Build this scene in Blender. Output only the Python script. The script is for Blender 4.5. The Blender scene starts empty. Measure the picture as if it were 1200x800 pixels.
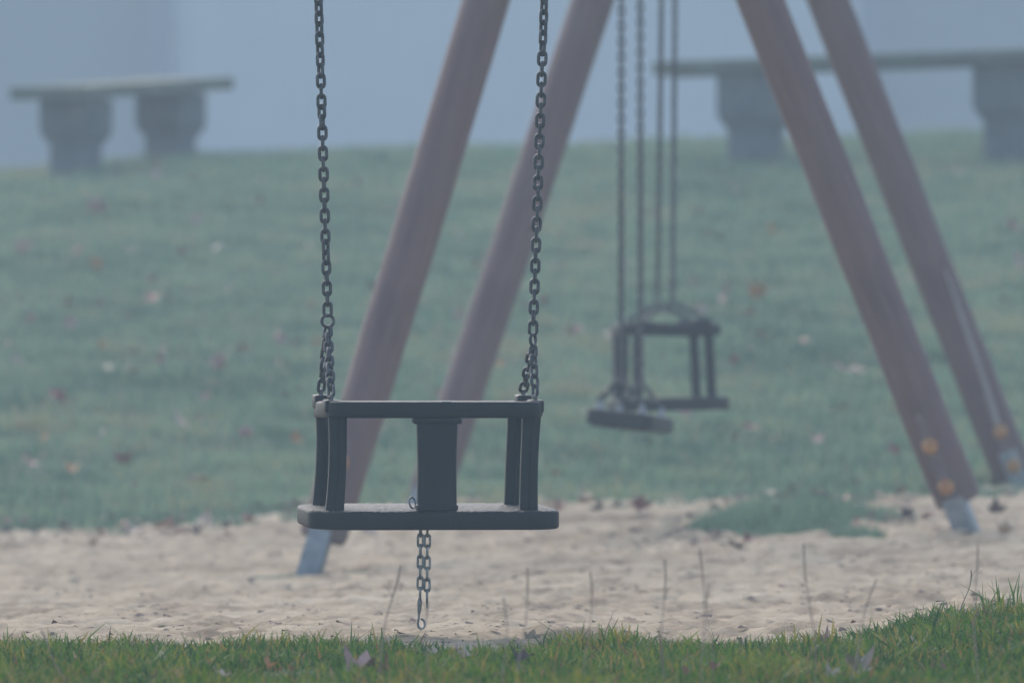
import bpy, math, random
import numpy as np
from mathutils import Vector, Matrix

random.seed(11)
rng = np.random.default_rng(11)
S = bpy.context.scene
COL = S.collection
PI = math.pi
F = 10605.0          # focal length in photo pixels
CAMZ = 0.35          # camera height (m)
HOR = 484.0          # row of the horizon in the photo


def at(px, py, d):
    """photo pixel at a known distance -> world point"""
    return Vector(((px - 600.0) / F * d, d, CAMZ + (HOR - py) / F * d))


# ------------------------------------------------------------------ mesh helpers
class MB:
    def __init__(self):
        self.v = []
        self.f = []

    def add(self, verts, faces):
        n = len(self.v)
        self.v.extend([tuple(p) for p in verts])
        self.f.extend([tuple(i + n for i in f) for f in faces])

    def loft(self, rings, caps=True, closed=False):
        k = len(rings[0])
        verts = [p for r in rings for p in r]
        faces = []
        m = len(rings)
        for i in range(m if closed else m - 1):
            a, b = i * k, ((i + 1) % m) * k
            for j in range(k):
                j2 = (j + 1) % k
                faces.append((a + j, a + j2, b + j2, b + j))
        if caps and not closed:
            faces.append(tuple(reversed(range(k))))
            faces.append(tuple(range((m - 1) * k, m * k)))
        self.add(verts, faces)

    def tube(self, pts, radii, n=10, closed=False, up=None):
        pts = [Vector(p) for p in pts]
        if not hasattr(radii, '__len__'):
            radii = [radii] * len(pts)
        m = len(pts)
        rings = []
        prev = None
        for i, p in enumerate(pts):
            if closed:
                t = (pts[(i + 1) % m] - pts[i - 1]).normalized()
            else:
                t = (pts[min(i + 1, m - 1)] - pts[max(i - 1, 0)]).normalized()
            if prev is None:
                u = Vector(up) if up else (Vector((0, 0, 1)) if abs(t.z) < .9 else Vector((1, 0, 0)))
            else:
                u = prev
            u = (u - t * u.dot(t)).normalized()
            prev = u
            w = t.cross(u)
            r = radii[i]
            rings.append([p + (u * math.cos(2 * PI * j / n) + w * math.sin(2 * PI * j / n)) * r for j in range(n)])
        self.loft(rings, True, closed)

    def prism(self, outline, z0, z1, bevel=0.0, steps=2, M=None, dome=0.0):
        """outline: ccw list of (x, y); rounded top and bottom edges"""
        o = [Vector((x, y)) for x, y in outline]
        n = len(o)
        nor = []
        for i in range(n):
            e1 = (o[i] - o[i - 1]).normalized()
            e2 = (o[(i + 1) % n] - o[i]).normalized()
            a = Vector((e1.y, -e1.x)) + Vector((e2.y, -e2.x))
            nor.append(a / max(.3, a.dot(Vector((e1.y, -e1.x)))))
        prof = [(bevel, z0)] if bevel else [(0, z0)]
        if bevel:
            for s in range(1, steps + 1):
                a = PI / 2 * s / steps
                prof.append((bevel * (1 - math.sin(a)), z0 + bevel * (1 - math.cos(a))))
            for s in range(0, steps + 1):
                a = PI / 2 * s / steps
                prof.append((bevel * (1 - math.cos(a)), z1 - bevel * (1 - math.sin(a))))
        else:
            prof.append((0, z1))
        rings = []
        for ins, z in prof:
            ring = []
            for p, q in zip(o, nor):
                c = Vector((p.x - q.x * ins, p.y - q.y * ins, z))
                ring.append(M @ c if M else c)
            rings.append(ring)
        self.loft(rings)

    def box(self, c, size, M=None, bevel=0.0):
        x, y, z = size[0] / 2, size[1] / 2, size[2] / 2
        T = Matrix.Translation(Vector(c))
        if M is not None:
            T = M @ T
        b = bevel
        if b:
            out = [(-x + b, -y), (x - b, -y), (x, -y + b), (x, y - b), (x - b, y), (-x + b, y), (-x, y - b), (-x, -y + b)]
        else:
            out = [(-x, -y), (x, -y), (x, y), (-x, y)]
        self.prism(out, -z, z, b, 1, T)

    def build(self, name, mat, parent=None, smooth=True, angle=35):
        me = bpy.data.meshes.new(name)
        me.from_pydata(self.v, [], self.f)
        me.materials.append(mat)
        me.validate()
        o = bpy.data.objects.new(name, me)
        COL.objects.link(o)
        if parent:
            o.parent = parent
        if smooth:
            me.polygons.foreach_set('use_smooth', [True] * len(me.polygons))
            try:
                me.set_sharp_from_angle(angle=math.radians(angle))
            except Exception:
                pass
        return o


def rrect(hx, hy, r, n=4):
    out = []
    for cx, cy, a0 in ((hx - r, -hy + r, -PI / 2), (hx - r, hy - r, 0), (-hx + r, hy - r, PI / 2), (-hx + r, -hy + r, PI)):
        for k in range(n + 1):
            a = a0 + PI / 2 * k / n
            out.append((cx + r * math.cos(a), cy + r * math.sin(a)))
    return out


def tag(o, label=None, cat=None, group=None, kind=None):
    if label: o['label'] = label
    if cat: o['category'] = cat
    if group: o['group'] = group
    if kind: o['kind'] = kind
    return o


def thing(name, loc, label, cat, group=None):
    o = bpy.data.objects.new(name, None)
    COL.objects.link(o)
    o.location = loc
    o.empty_display_size = .1
    return tag(o, label, cat, group)


# ------------------------------------------------------------------ materials
def mat(name, build):
    m = bpy.data.materials.new(name)
    m.use_nodes = True
    nt = m.node_tree
    b = nt.nodes['Principled BSDF']
    build(nt, b)
    return m


def nd(nt, typ, **kw):
    n = nt.nodes.new(typ)
    for k, v in kw.items():
        if k.startswith('i_'):
            n.inputs[k[2:].replace('_', ' ')].default_value = v
        else:
            setattr(n, k, v)
    return n


def ramp(nt, src, stops):
    r = nt.nodes.new('ShaderNodeValToRGB')
    e = r.color_ramp.elements
    while len(e) > 1:
        e.remove(e[-1])
    e[0].position, e[0].color = stops[0][0], (*stops[0][1], 1)
    for p, c in stops[1:]:
        k = e.new(p)
        k.color = (*c, 1)
    nt.links.new(src, r.inputs[0])
    return r.outputs[0]


def coords(nt, scale=(1, 1, 1)):
    tc = nd(nt, 'ShaderNodeTexCoord')
    mp = nd(nt, 'ShaderNodeMapping')
    mp.inputs['Scale'].default_value = scale
    nt.links.new(tc.outputs['Object'], mp.inputs[0])
    return mp.outputs[0]


def noise(nt, vec, scale, detail=5, rough=.6):
    n = nd(nt, 'ShaderNodeTexNoise')
    n.inputs['Scale'].default_value = scale
    n.inputs['Detail'].default_value = detail
    n.inputs['Roughness'].default_value = rough
    nt.links.new(vec, n.inputs['Vector'])
    return n.outputs[0]


def bump(nt, b, h, strength=.4, dist=.01):
    n = nd(nt, 'ShaderNodeBump')
    n.inputs['Strength'].default_value = strength
    n.inputs['Distance'].default_value = dist
    nt.links.new(h, n.inputs['Height'])
    nt.links.new(n.outputs[0], b.inputs['Normal'])


def m_plastic(nt, b):
    v = coords(nt)
    n = noise(nt, v, 25, 6)
    nt.links.new(ramp(nt, n, [(.3, (.003, .005, .009)), (.6, (.006, .009, .014)), (.8, (.012, .016, .022))]), b.inputs['Base Color'])
    n3 = noise(nt, coords(nt, (1, 1, .35)), 34, 7, .75)
    g = nd(nt, 'ShaderNodeMix', data_type='RGBA')
    f = nd(nt, 'ShaderNodeMapRange'); f.inputs[1].default_value = .58; f.inputs[2].default_value = .78; f.inputs[3].default_value = 0; f.inputs[4].default_value = .32
    nt.links.new(n3, f.inputs[0]); nt.links.new(f.outputs[0], g.inputs[0])
    nt.links.new(b.inputs['Base Color'].links[0].from_socket, g.inputs[6]); g.inputs[7].default_value = (.05, .058, .068, 1)
    nt.links.new(g.outputs[2], b.inputs['Base Color'])
    n2 = noise(nt, v, 60, 5)
    rr = nd(nt, 'ShaderNodeMapRange'); rr.inputs[3].default_value = .42; rr.inputs[4].default_value = .66
    nt.links.new(n2, rr.inputs[0]); nt.links.new(rr.outputs[0], b.inputs['Roughness'])
    b.inputs['Specular IOR Level'].default_value = .28
    bump(nt, b, noise(nt, v, 220, 3), .18, .002)


def m_seat(nt, b):
    v = coords(nt)
    n = noise(nt, v, 25, 6)
    nt.links.new(ramp(nt, n, [(.3, (.006, .008, .010)), (.6, (.010, .012, .015)), (.8, (.022, .025, .028))]), b.inputs['Base Color'])
    b.inputs['Roughness'].default_value = .55
    b.inputs['Specular IOR Level'].default_value = .25
    w = nd(nt, 'ShaderNodeTexVoronoi'); w.inputs['Scale'].default_value = 120
    nt.links.new(v, w.inputs['Vector'])
    # only the upper face is studded
    ge = nd(nt, 'ShaderNodeTexCoord'); sx = nd(nt, 'ShaderNodeSeparateXYZ'); nt.links.new(ge.outputs['Object'], sx.inputs[0])
    gt = nd(nt, 'ShaderNodeMath', operation='GREATER_THAN'); gt.inputs[1].default_value = -.0015
    nt.links.new(sx.outputs[2], gt.inputs[0])
    mu = nd(nt, 'ShaderNodeMath', operation='MULTIPLY'); nt.links.new(gt.outputs[0], mu.inputs[0]); nt.links.new(w.outputs['Distance'], mu.inputs[1])
    bump(nt, b, mu.outputs[0], .9, .006)


def m_chain(nt, b):
    v = coords(nt)
    n = noise(nt, v, 90, 5)
    nt.links.new(ramp(nt, n, [(.3, (.035, .035, .037)), (.55, (.075, .075, .078)), (.75, (.17, .165, .16))]), b.inputs['Base Color'])
    b.inputs['Metallic'].default_value = .55
    b.inputs['Roughness'].default_value = .48
    bump(nt, b, n, .3, .001)


def m_chain_bright(nt, b):
    v = coords(nt)
    n = noise(nt, v, 90, 5)
    nt.links.new(ramp(nt, n, [(.3, (.13, .13, .13)), (.55, (.25, .25, .25)), (.75, (.5, .5, .5))]), b.inputs['Base Color'])
    b.inputs['Metallic'].default_value = .8
    b.inputs['Roughness'].default_value = .33
    bump(nt, b, n, .3, .001)


def m_galv(nt, b):
    v = coords(nt)
    w = nd(nt, 'ShaderNodeTexVoronoi'); w.inputs['Scale'].default_value = 40
    nt.links.new(v, w.inputs['Vector'])
    n = noise(nt, v, 12, 6)
    mx = nd(nt, 'ShaderNodeMath', operation='MULTIPLY_ADD'); mx.inputs[1].default_value = .35
    nt.links.new(w.outputs['Distance'], mx.inputs[0]); nt.links.new(n, mx.inputs[2])
    nt.links.new(ramp(nt, mx.outputs[0], [(.35, (.15, .16, .17)), (.6, (.24, .255, .27)), (.9, (.33, .345, .36))]), b.inputs['Base Color'])
    b.inputs['Metallic'].default_value = .35
    b.inputs['Roughness'].default_value = .55


def m_log(nt, b):
    v = coords(nt, (14, 14, .9))
    n = noise(nt, v, 3, 8, .65)
    v2 = coords(nt, (1.5, 1.5, 1.0))
    n2 = noise(nt, v2, 2.5, 5)
    c1 = ramp(nt, n, [(.25, (.06, .034, .033)), (.42, (.130, .078, .072)), (.58, (.165, .100, .094)), (.74, (.27, .185, .170))])
    c2 = ramp(nt, n2, [(.33, (.080, .038, .033)), (.48, (.155, .082, .072)), (.60, (.155, .100, .082)), (.72, (.15, .145, .09))])
    mx = nd(nt, 'ShaderNodeMix', data_type='RGBA'); mx.inputs[0].default_value = .5
    nt.links.new(c1, mx.inputs[6]); nt.links.new(c2, mx.inputs[7])
    nt.links.new(mx.outputs[2], b.inputs['Base Color'])
    b.inputs['Roughness'].default_value = .75
    bump(nt, b, n, .5, .006)


def m_splitwood(nt, b):
    v = coords(nt, (10, 10, 1))
    nt.links.new(ramp(nt, noise(nt, v, 5), [(.3, (.24, .22, .21)), (.7, (.42, .39, .37))]), b.inputs['Base Color'])
    b.inputs['Roughness'].default_value = .85


def m_cap(nt, b):
    n = noise(nt, coords(nt), 30, 4)
    nt.links.new(ramp(nt, n, [(.35, (.38, .13, .05)), (.55, (.46, .24, .08)), (.75, (.33, .15, .08))]), b.inputs['Base Color'])
    b.inputs['Roughness'].default_value = .5


def m_concrete(nt, b):
    v = coords(nt)
    n = noise(nt, v, 7, 8, .65)
    nt.links.new(ramp(nt, n, [(.3, (.075, .08, .08)), (.55, (.13, .138, .138)), (.75, (.21, .21, .205))]), b.inputs['Base Color'])
    b.inputs['Roughness'].default_value = .9
    bump(nt, b, n, .5, .02)


def m_slab(nt, b):
    v = coords(nt)
    n = noise(nt, v, 6, 8, .65)
    nt.links.new(ramp(nt, n, [(.3, (.07, .08, .055)), (.55, (.12, .135, .085)), (.75, (.2, .2, .16))]), b.inputs['Base Color'])
    b.inputs['Roughness'].default_value = .9
    bump(nt, b, n, .5, .02)


def m_soil(nt, b):
    v = coords(nt)
    n = noise(nt, v, 1.3, 8, .7)
    n2 = noise(nt, v, 14, 6, .7)
    mx = nd(nt, 'ShaderNodeMath', operation='MULTIPLY_ADD'); mx.inputs[1].default_value = .5
    nt.links.new(n2, mx.inputs[0])
    h = nd(nt, 'ShaderNodeMath', operation='MULTIPLY'); h.inputs[1].default_value = .5
    nt.links.new(n, h.inputs[0]); nt.links.new(h.outputs[0], mx.inputs[2])
    nt.links.new(ramp(nt, mx.outputs[0], [(.36, (.045, .070, .030)), (.5, (.065, .110, .045)), (.64, (.10, .105, .055))]), b.inputs['Base Color'])
    b.inputs['Roughness'].default_value = .95
    bump(nt, b, n2, .8, .03)


def m_sand(nt, b):
    v = coords(nt)
    n = noise(nt, v, 1.7, 9, .72)
    n2 = noise(nt, v, 24, 7, .75)
    n3 = noise(nt, coords(nt, (1, .55, 1)), 7, 6, .7)
    c1 = ramp(nt, n, [(.36, (.38, .28, .175)), (.5, (.545, .43, .285)), (.64, (.61, .50, .35))])
    damp = ramp(nt, n3, [(.30, (.42, .38, .36)), (.44, (.80, .77, .75)), (.54, (1, 1, 1))])
    grit = ramp(nt, n2, [(.28, (.35, .32, .31)), (.40, (.85, .83, .82)), (.6, (1, 1, 1)), (.8, (1.0, .98, .95))])
    a = nd(nt, 'ShaderNodeMix', data_type='RGBA', blend_type='MULTIPLY'); a.inputs[0].default_value = 1
    nt.links.new(c1, a.inputs[6]); nt.links.new(damp, a.inputs[7])
    c = nd(nt, 'ShaderNodeMix', data_type='RGBA', blend_type='MULTIPLY'); c.inputs[0].default_value = 1
    nt.links.new(a.outputs[2], c.inputs[6]); nt.links.new(grit, c.inputs[7])
    nt.links.new(c.outputs[2], b.inputs['Base Color'])
    b.inputs['Roughness'].default_value = .95
    bump(nt, b, n2, .8, .02)


def m_blades(stops):
    def f(nt, b):
        a = nd(nt, 'ShaderNodeAttribute'); a.attribute_name = 'tint'
        c = ramp(nt, a.outputs['Fac'], stops)
        nt.links.new(c, b.inputs['Base Color'])
        b.inputs['Roughness'].default_value = .6
        b.inputs['Specular IOR Level'].default_value = .16
        tr = nd(nt, 'ShaderNodeBsdfTranslucent')
        nt.links.new(c, tr.inputs[0])
        mx = nd(nt, 'ShaderNodeMixShader'); mx.inputs[0].default_value = .35
        nt.links.new(b.outputs[0], mx.inputs[1]); nt.links.new(tr.outputs[0], mx.inputs[2])
        nt.links.new(mx.outputs[0], nt.nodes['Material Output'].inputs[0])
    return f


def m_leaf(c0, c1):
    def f(nt, b):
        n = noise(nt, coords(nt), 35, 5)
        nt.links.new(ramp(nt, n, [(.3, c0), (.7, c1)]), b.inputs['Base Color'])
        b.inputs['Roughness'].default_value = .6
    return f


def m_plain(c0, c1, sc=3, rough=.85):
    def f(nt, b):
        n = noise(nt, coords(nt), sc, 6)
        nt.links.new(ramp(nt, n, [(.3, c0), (.7, c1)]), b.inputs['Base Color'])
        b.inputs['Roughness'].default_value = rough
    return f


M = dict(
    plastic=mat('black_plastic', m_plastic), seat=mat('black_textured_plastic', m_seat),
    chain=mat('weathered_chain_steel', m_chain), bright=mat('galvanised_chain_steel', m_chain_bright),
    galv=mat('galvanised_steel', m_galv), log=mat('stained_log', m_log), split=mat('split_wood', m_splitwood),
    groove=mat('worn_wood', m_plain((.15, .105, .098), (.23, .165, .155), 12)), cap=mat('orange_cap', m_cap), concrete=mat('mossy_concrete', m_concrete), slab=mat('mossy_slab', m_slab),
    soil=mat('turf_soil', m_soil), sand=mat('sand', m_sand),
    lawn=mat('lawn_blades', m_blades([(0, (.024, .068, .011)), (.35, (.062, .155, .016)), (.62, (.140, .230, .020)), (.78, (.26, .27, .028)),
                                      (.85, (.36, .28, .05)), (.94, (.30, .17, .065)), (1, (.18, .11, .065))])),
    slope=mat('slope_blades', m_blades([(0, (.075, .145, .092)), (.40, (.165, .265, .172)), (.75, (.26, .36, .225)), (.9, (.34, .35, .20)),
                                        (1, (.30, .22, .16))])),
    stem=mat('dry_stem', m_plain((.27, .18, .14), (.44, .31, .24), 40)),
    litter=mat('leaf_crumbs', m_plain((.035, .023, .019), (.17, .10, .075), 2.5)),
    scuff=mat('pale_scuff', m_plain((.45, .45, .42), (.6, .6, .57), 60)),
    stone=mat('pebble_stone', m_plain((.10, .09, .085), (.2, .18, .165), 40)),
    render_=mat('pale_render', m_plain((.475, .475, .475), (.545, .545, .545), 1.2)),
    render_grey=mat('grey_render', m_plain((.20, .215, .215), (.25, .265, .26), 1.2)),
    strip=mat('grey_strip', m_plain((.13, .14, .19), (.17, .18, .23), 2)),
    roof=mat('roof_tiles', m_plain((.10, .06, .05), (.18, .10, .08), 6)),
)
LEAFMATS = {
    'pinkish brown': mat('leaf_pinkish', m_leaf((.30, .15, .12), (.52, .33, .28))),
    'pale grey': mat('leaf_pale', m_leaf((.32, .22, .15), (.52, .40, .31))),
    'orange': mat('leaf_orange', m_leaf((.42, .17, .06), (.58, .27, .08))),
    'reddish brown': mat('leaf_red', m_leaf((.17, .055, .04), (.32, .10, .06))),
    'dark brown': mat('leaf_dark', m_leaf((.05, .03, .024), (.12, .07, .05))),
    'yellow': mat('leaf_yellow', m_leaf((.42, .30, .06), (.56, .42, .12))),
}

# ------------------------------------------------------------------ terrain
_w = [(rng.uniform(0, 2 * PI), rng.uniform(0, 2 * PI)) for _ in range(60)]


def wob(x, y, wl, k=0, n=8):
    """smooth pseudo noise, about -1..1, wavelength wl"""
    s = 0
    for i in range(n):
        a, p = _w[(k * 7 + i) % 60]
        f = 2 * PI / (wl * (0.7 + .09 * i))
        s = s + np.sin(f * (x * math.cos(a) + y * math.sin(a)) + p)
    return s / (n ** .5) * .8


BY = np.array([-40, 8, 11, 15.2, 17.5, 20, 22.3, 24.5, 26, 27.5, 30, 34, 38, 39.6, 40.6, 42, 46, 60, 75, 300], float)
BZ = np.array([-.45, -.12, -.04, -.035, -.05, -.045, -.03, .03, .08, .19, .445, .865, 1.285, 1.45, 1.53, 1.56, 1.50, 1.25, 1.15, 1.0], float)


def smooth(a, b, x):
    t = np.clip((x - a) / (b - a), 0, 1)
    return t * t * (3 - 2 * t)


def terrain(x, y):
    x = np.asarray(x, float); y = np.asarray(y, float)
    z = sum(np.interp(y + o, BY, BZ) for o in (-.7, -.35, 0, .35, .7)) / 5
    tilt = .04 * smooth(16, 22, y) * (1 - .35 * smooth(30, 40, y))
    z = z + tilt * np.clip(x, -6, 6)
    z = z + .052 * smooth(.56, .80, x) * smooth(12.6, 14.4, y) * (1 - smooth(15.3, 16.6, y))     # raised turf edge
    z = z + .062 * np.exp(-(((x - .72) / .36) ** 2 + ((y - 23.35) / .75) ** 2))                  # grassy hump in the sand
    z = z + .012 * wob(x, y, 1.1, 1) * smooth(24.5, 27, y) + .008 * wob(x, y, .5, 2) * (1 - smooth(14, 15, y))
    z = z - .05 * smooth(1.2, 2.4, -x) * smooth(34, 39, y)
    return z


def tz(x, y):
    return float(terrain(x, y))


def patch(x, y):
    """> 0 inside the grassy hump"""
    return 1 - np.sqrt(((x - .72) / .31) ** 2 + ((y - 23.3) / .62) ** 2) + .26 * wob(x, y * .5, .4, 7) + .24 * wob(x, y * .5, .16, 10)


def sand_mask(x, y):
    """signed, in metres: > 0 inside the sand"""
    x = np.asarray(x, float); y = np.asarray(y, float)
    front = 14.75 + .16 * wob(x, y * 0, .8, 3) + .05 * wob(x, y, .22, 4) + .45 * smooth(.42, .75, x)
    back = 25.45 + .40 * wob(x, y * 0, 1.3, 5) + .42 * wob(x, y, .45, 6) + .30 * wob(x, y, .16, 12)
    m = np.minimum(y - front, (back - y))
    m = np.minimum(m, -patch(x, y) * .5)
    return np.minimum(m, 5.5 - np.abs(x))


def grid(name, xs, ys, zf, material):
    X, Y = np.meshgrid(xs, ys)
    Z = zf(X, Y)
    co = np.stack([X, Y, Z], -1).reshape(-1, 3)
    nx, ny = len(xs), len(ys)
    i = np.arange(nx * ny).reshape(ny, nx)
    q = np.stack([i[:-1, :-1], i[:-1, 1:], i[1:, 1:], i[1:, :-1]], -1).reshape(-1, 4)
    return fast_mesh(name, co, q, material)


def fast_mesh(name, co, faces, material, tint=None, smooth_=True):
    me = bpy.data.meshes.new(name)
    n, k = faces.shape
    me.vertices.add(len(co)); me.vertices.foreach_set('co', co.astype(np.float32).ravel())
    me.loops.add(n * k); me.loops.foreach_set('vertex_index', faces.astype(np.int32).ravel())
    me.polygons.add(n)
    me.polygons.foreach_set('loop_start', np.arange(n, dtype=np.int32) * k)
    me.polygons.foreach_set('use_smooth', np.full(n, smooth_))
    if tint is not None:
        a = me.attributes.new('tint', 'FLOAT', 'POINT')
        a.data.foreach_set('value', tint.astype(np.float32))
    me.materials.append(material)
    me.update(calc_edges=True)
    me.validate()
    o = bpy.data.objects.new(name, me)
    COL.objects.link(o)
    return o


xs = np.concatenate([np.linspace(-75, -6, 24), np.arange(-5.9, 5.95, .1), np.linspace(6, 75, 24)])
ys = np.concatenate([np.linspace(-22, 9.5, 22), np.arange(9.7, 45, .12), np.linspace(45.2, 132, 60)])
tag(grid('ground', xs, ys, terrain, M['soil']), kind='structure')


def sand_z(x, y):
    m = sand_mask(x, y)
    bumps = .006 * wob(x, y, .5, 8) + .0045 * wob(x, y, .21, 9) + .0045 * wob(x, y, .09, 11) + .0035 * wob(x, y, .05, 20)
    # scuffed hollows
    for (hx, hy, r, dp) in hollows:
        bumps = bumps - dp * np.exp(-(((x - hx) / r) ** 2 + ((y - hy) / (r * 1.6)) ** 2))
    return terrain(x, y) + np.clip(m * .16, -.05, .018) + bumps * smooth(0, .25, m)


hollows = [(-.50, 22.05, .28, .022)] + [(rng.uniform(-2.4, 2.4), rng.uniform(15, 25.3), r_, r_ * rng.uniform(.16, .34)) for r_ in rng.uniform(.014, .045, 420)] + [(rng.uniform(-2.5, 2.5), rng.uniform(15.3, 25), rng.uniform(.04, .13), rng.uniform(.006, .020)) for _ in range(150)]
tag(grid('sand', np.arange(-5.6, 5.61, .03) if False else np.concatenate([np.arange(-5.6, -2.2, .12), np.arange(-2.2, 2.2, .013), np.arange(2.2, 5.65, .12)]),
         np.arange(13.8, 26.6, .02), sand_z, M['sand']), kind='structure')


def gz(x, y):
    """top of whatever covers the ground"""
    return max(tz(x, y), float(sand_z(np.array([x]), np.array([y]))[0]))


# ------------------------------------------------------------------ grass blades
def blades(name, x, y, h, w, lean, tint, material, seg=2, sink=.01):
    n = len(x)
    z = terrain(x, y) - sink
    az = rng.uniform(0, 2 * PI, n)
    wx, wy = np.cos(az) * w / 2, np.sin(az) * w / 2
    la = rng.uniform(0, 2 * PI, n)
    lx, ly = np.cos(la) * lean * h, np.sin(la) * lean * h
    if seg == 1:
        co = np.empty((n, 3, 3))
        co[:, 0] = np.stack([x - wx, y - wy, z], -1)
        co[:, 1] = np.stack([x + wx, y + wy, z], -1)
        co[:, 2] = np.stack([x + lx, y + ly, z + h], -1)
        f = np.arange(n * 3).reshape(n, 3)
        return fast_mesh(name, co.reshape(-1, 3), f, material, np.repeat(tint, 3), False)
    co = np.empty((n, 6, 3))
    for j, (t, s) in enumerate(((0, 1), (.55, .8))):
        px, py, pz = x + lx * t * t, y + ly * t * t, z + h * t
        co[:, 2 * j] = np.stack([px - wx * s, py - wy * s, pz], -1)
        co[:, 2 * j + 1] = np.stack([px + wx * s, py + wy * s, pz], -1)
    pz = z + h * (1 - .25 * np.clip(lean, 0, 1))
    co[:, 4] = np.stack([x + lx - wx * .12, y + ly - wy * .12, pz], -1)
    co[:, 5] = np.stack([x + lx + wx * .12, y + ly + wy * .12, pz], -1)
    b = np.arange(n)[:, None] * 6
    q = np.concatenate([b + np.array([0, 1, 3, 2]), b + np.array([2, 3, 5, 4])], 0)
    return fast_mesh(name, co.reshape(-1, 3), q, material, np.repeat(tint, 6), False)


def scatter(n, x0, x1, y0, y1, keep):
    x = rng.uniform(x0, x1, n); y = rng.uniform(y0, y1, n)
    k = keep(x, y)
    return x[k], y[k]


# front lawn
def keep_front(x, y):
    m = sand_mask(x, y) + .09 * rng.standard_normal(len(x))
    return (m < .06) & (y < 15.9)


x, y = scatter(230000, -2.0, 2.0, 11.0, 15.8, keep_front)
n = len(x)
clump = wob(x, y, .35, 12)
edge = np.clip(-sand_mask(x, y) / .25, .35, 1)
h = rng.uniform(.018, .042, n) * (1 + .40 * clump) * edge
tall = rng.random(n) < .04
h[tall] *= rng.uniform(1.2, 1.6, tall.sum())
tint = np.clip(.34 + .20 * rng.standard_normal(n) + .14 * clump + .10 * wob(x, y, .8, 13), 0, .8)
dry = rng.random(n) < (.13 + .20 * smooth(-.1, .8, wob(x, y, .40, 14)))
tint[dry] = rng.uniform(.78, 1, dry.sum())
tag(blades('grass', x, y, h, rng.uniform(.003, .0065, n), rng.uniform(.05, 1.0, n), tint, M['lawn']), kind='stuff')

# slope
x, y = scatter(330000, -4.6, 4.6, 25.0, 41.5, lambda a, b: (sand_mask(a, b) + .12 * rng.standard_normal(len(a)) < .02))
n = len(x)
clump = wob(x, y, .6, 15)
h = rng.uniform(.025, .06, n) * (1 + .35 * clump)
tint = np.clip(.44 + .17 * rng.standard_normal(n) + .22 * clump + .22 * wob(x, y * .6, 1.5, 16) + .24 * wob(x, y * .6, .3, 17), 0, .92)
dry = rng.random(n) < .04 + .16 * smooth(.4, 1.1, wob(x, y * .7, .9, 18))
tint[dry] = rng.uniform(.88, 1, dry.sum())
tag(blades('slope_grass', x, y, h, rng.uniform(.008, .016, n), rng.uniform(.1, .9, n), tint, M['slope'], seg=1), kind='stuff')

# hump of grass in the sand
x, y = scatter(30000, .1, 1.4, 22.2, 25.3, lambda a, b: patch(a, b) > -.02 + .16 * rng.standard_normal(len(a)))
n = len(x)
e = patch(x, y)
h = rng.uniform(.025, .06, n) * np.clip(.55 + e, .4, 1.2)
tint = np.clip(.45 + .16 * rng.standard_normal(n), 0, .92)
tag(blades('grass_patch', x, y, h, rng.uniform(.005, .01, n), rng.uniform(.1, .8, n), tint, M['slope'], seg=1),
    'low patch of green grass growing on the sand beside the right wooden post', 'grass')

# the longer tuft at the turf edge
def tuft(name, cx, cy, rx, ry, n, h0, h1, label):
    a = rng.uniform(0, 2 * PI, n); r = np.sqrt(rng.random(n))
    x, y = cx + rx * r * np.cos(a), cy + ry * r * np.sin(a)
    h = rng.uniform(h0, h1, n) * (1.15 - .4 * r)
    t = np.clip(.30 + .14 * rng.standard_normal(n), 0, .8)
    tag(blades(name, x, y, h, rng.uniform(.0028, .005, n), rng.uniform(.1, .8, n), t, M['lawn']), label, 'grass')


tuft('grass_tuft', .655, 15.02, .10, .12, 520, .03, .062, 'dense tuft of longer blades at the sand edge, short dark stalk in it')
tuft('grass_tuft', .815, 15.0, .035, .05, 26, .05, .10, 'sparse tuft of tall upright blades rising highest from the turf edge')
tuft('grass_tuft', .90, 14.95, .07, .1, 300, .02, .045, 'low tuft of matted blades right of the tall upright tuft')

# ------------------------------------------------------------------ chains
PITCH = .0172


def link_local(wire=.0029, R=.0061, a=.0054, npath=7, nside=8):
    pts = []
    for k in range(npath + 1):
        t = PI * k / npath
        pts.append(Vector((R * math.cos(t), 0, a + R * math.sin(t))))
    for k in range(npath + 1):
        t = PI + PI * k / npath
        pts.append(Vector((R * math.cos(t), 0, -a + R * math.sin(t))))
    mb = MB()
    mb.tube(pts, wire, nside, closed=True, up=(0, 1, 0))
    return mb


LINK_FINE = link_local()
LINK_FAR = link_local(npath=4, nside=5)
LINK_SAFE = link_local(.0021, .0042, .0066, 6, 8)


def add_link(mb, src, pos, tang, ang, sc=1.0):
    t = Vector(tang).normalized()
    ref = Vector((0, 1, 0)) if abs(t.y) < .8 else Vector((1, 0, 0))
    xax = ref.cross(t).normalized()
    yax = t.cross(xax)
    ca, sa = math.cos(ang), math.sin(ang)
    X = xax * ca + yax * sa
    Y = -xax * sa + yax * ca
    mb.add([Vector(pos) + X * (p[0] * sc) + Y * (p[1] * sc) + t * (p[2] * sc) for p in src.v], src.f)


def chain(mb, p0, p1, base=0.0, twist=None, src=LINK_FINE, sc=1.0, jit=.12, start=0, sag=None):
    p0, p1 = Vector(p0), Vector(p1)
    L = (p1 - p0).length
    n = max(1, round(L / (PITCH * sc)))
    d = (p1 - p0) / n
    for i in range(n):
        ang = base + (PI / 2 if (i + start) % 2 else 0) + random.uniform(-jit, jit)
        s = (i + .5)
        if twist: ang += twist(s / n * L)
        add_link(mb, src, p0 + d * s, d, ang, sc)


def ring(mb, c, r, wire, normal, n=20, squash=1.0):
    nrm = Vector(normal).normalized()
    u = nrm.cross(Vector((0, 0, 1))).normalized()
    w = u.cross(nrm)
    mb.tube([Vector(c) + u * (r * math.cos(2 * PI * k / n)) + w * (r * squash * math.sin(2 * PI * k / n)) for k in range(n)], wire, 8, closed=True, up=nrm)


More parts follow.
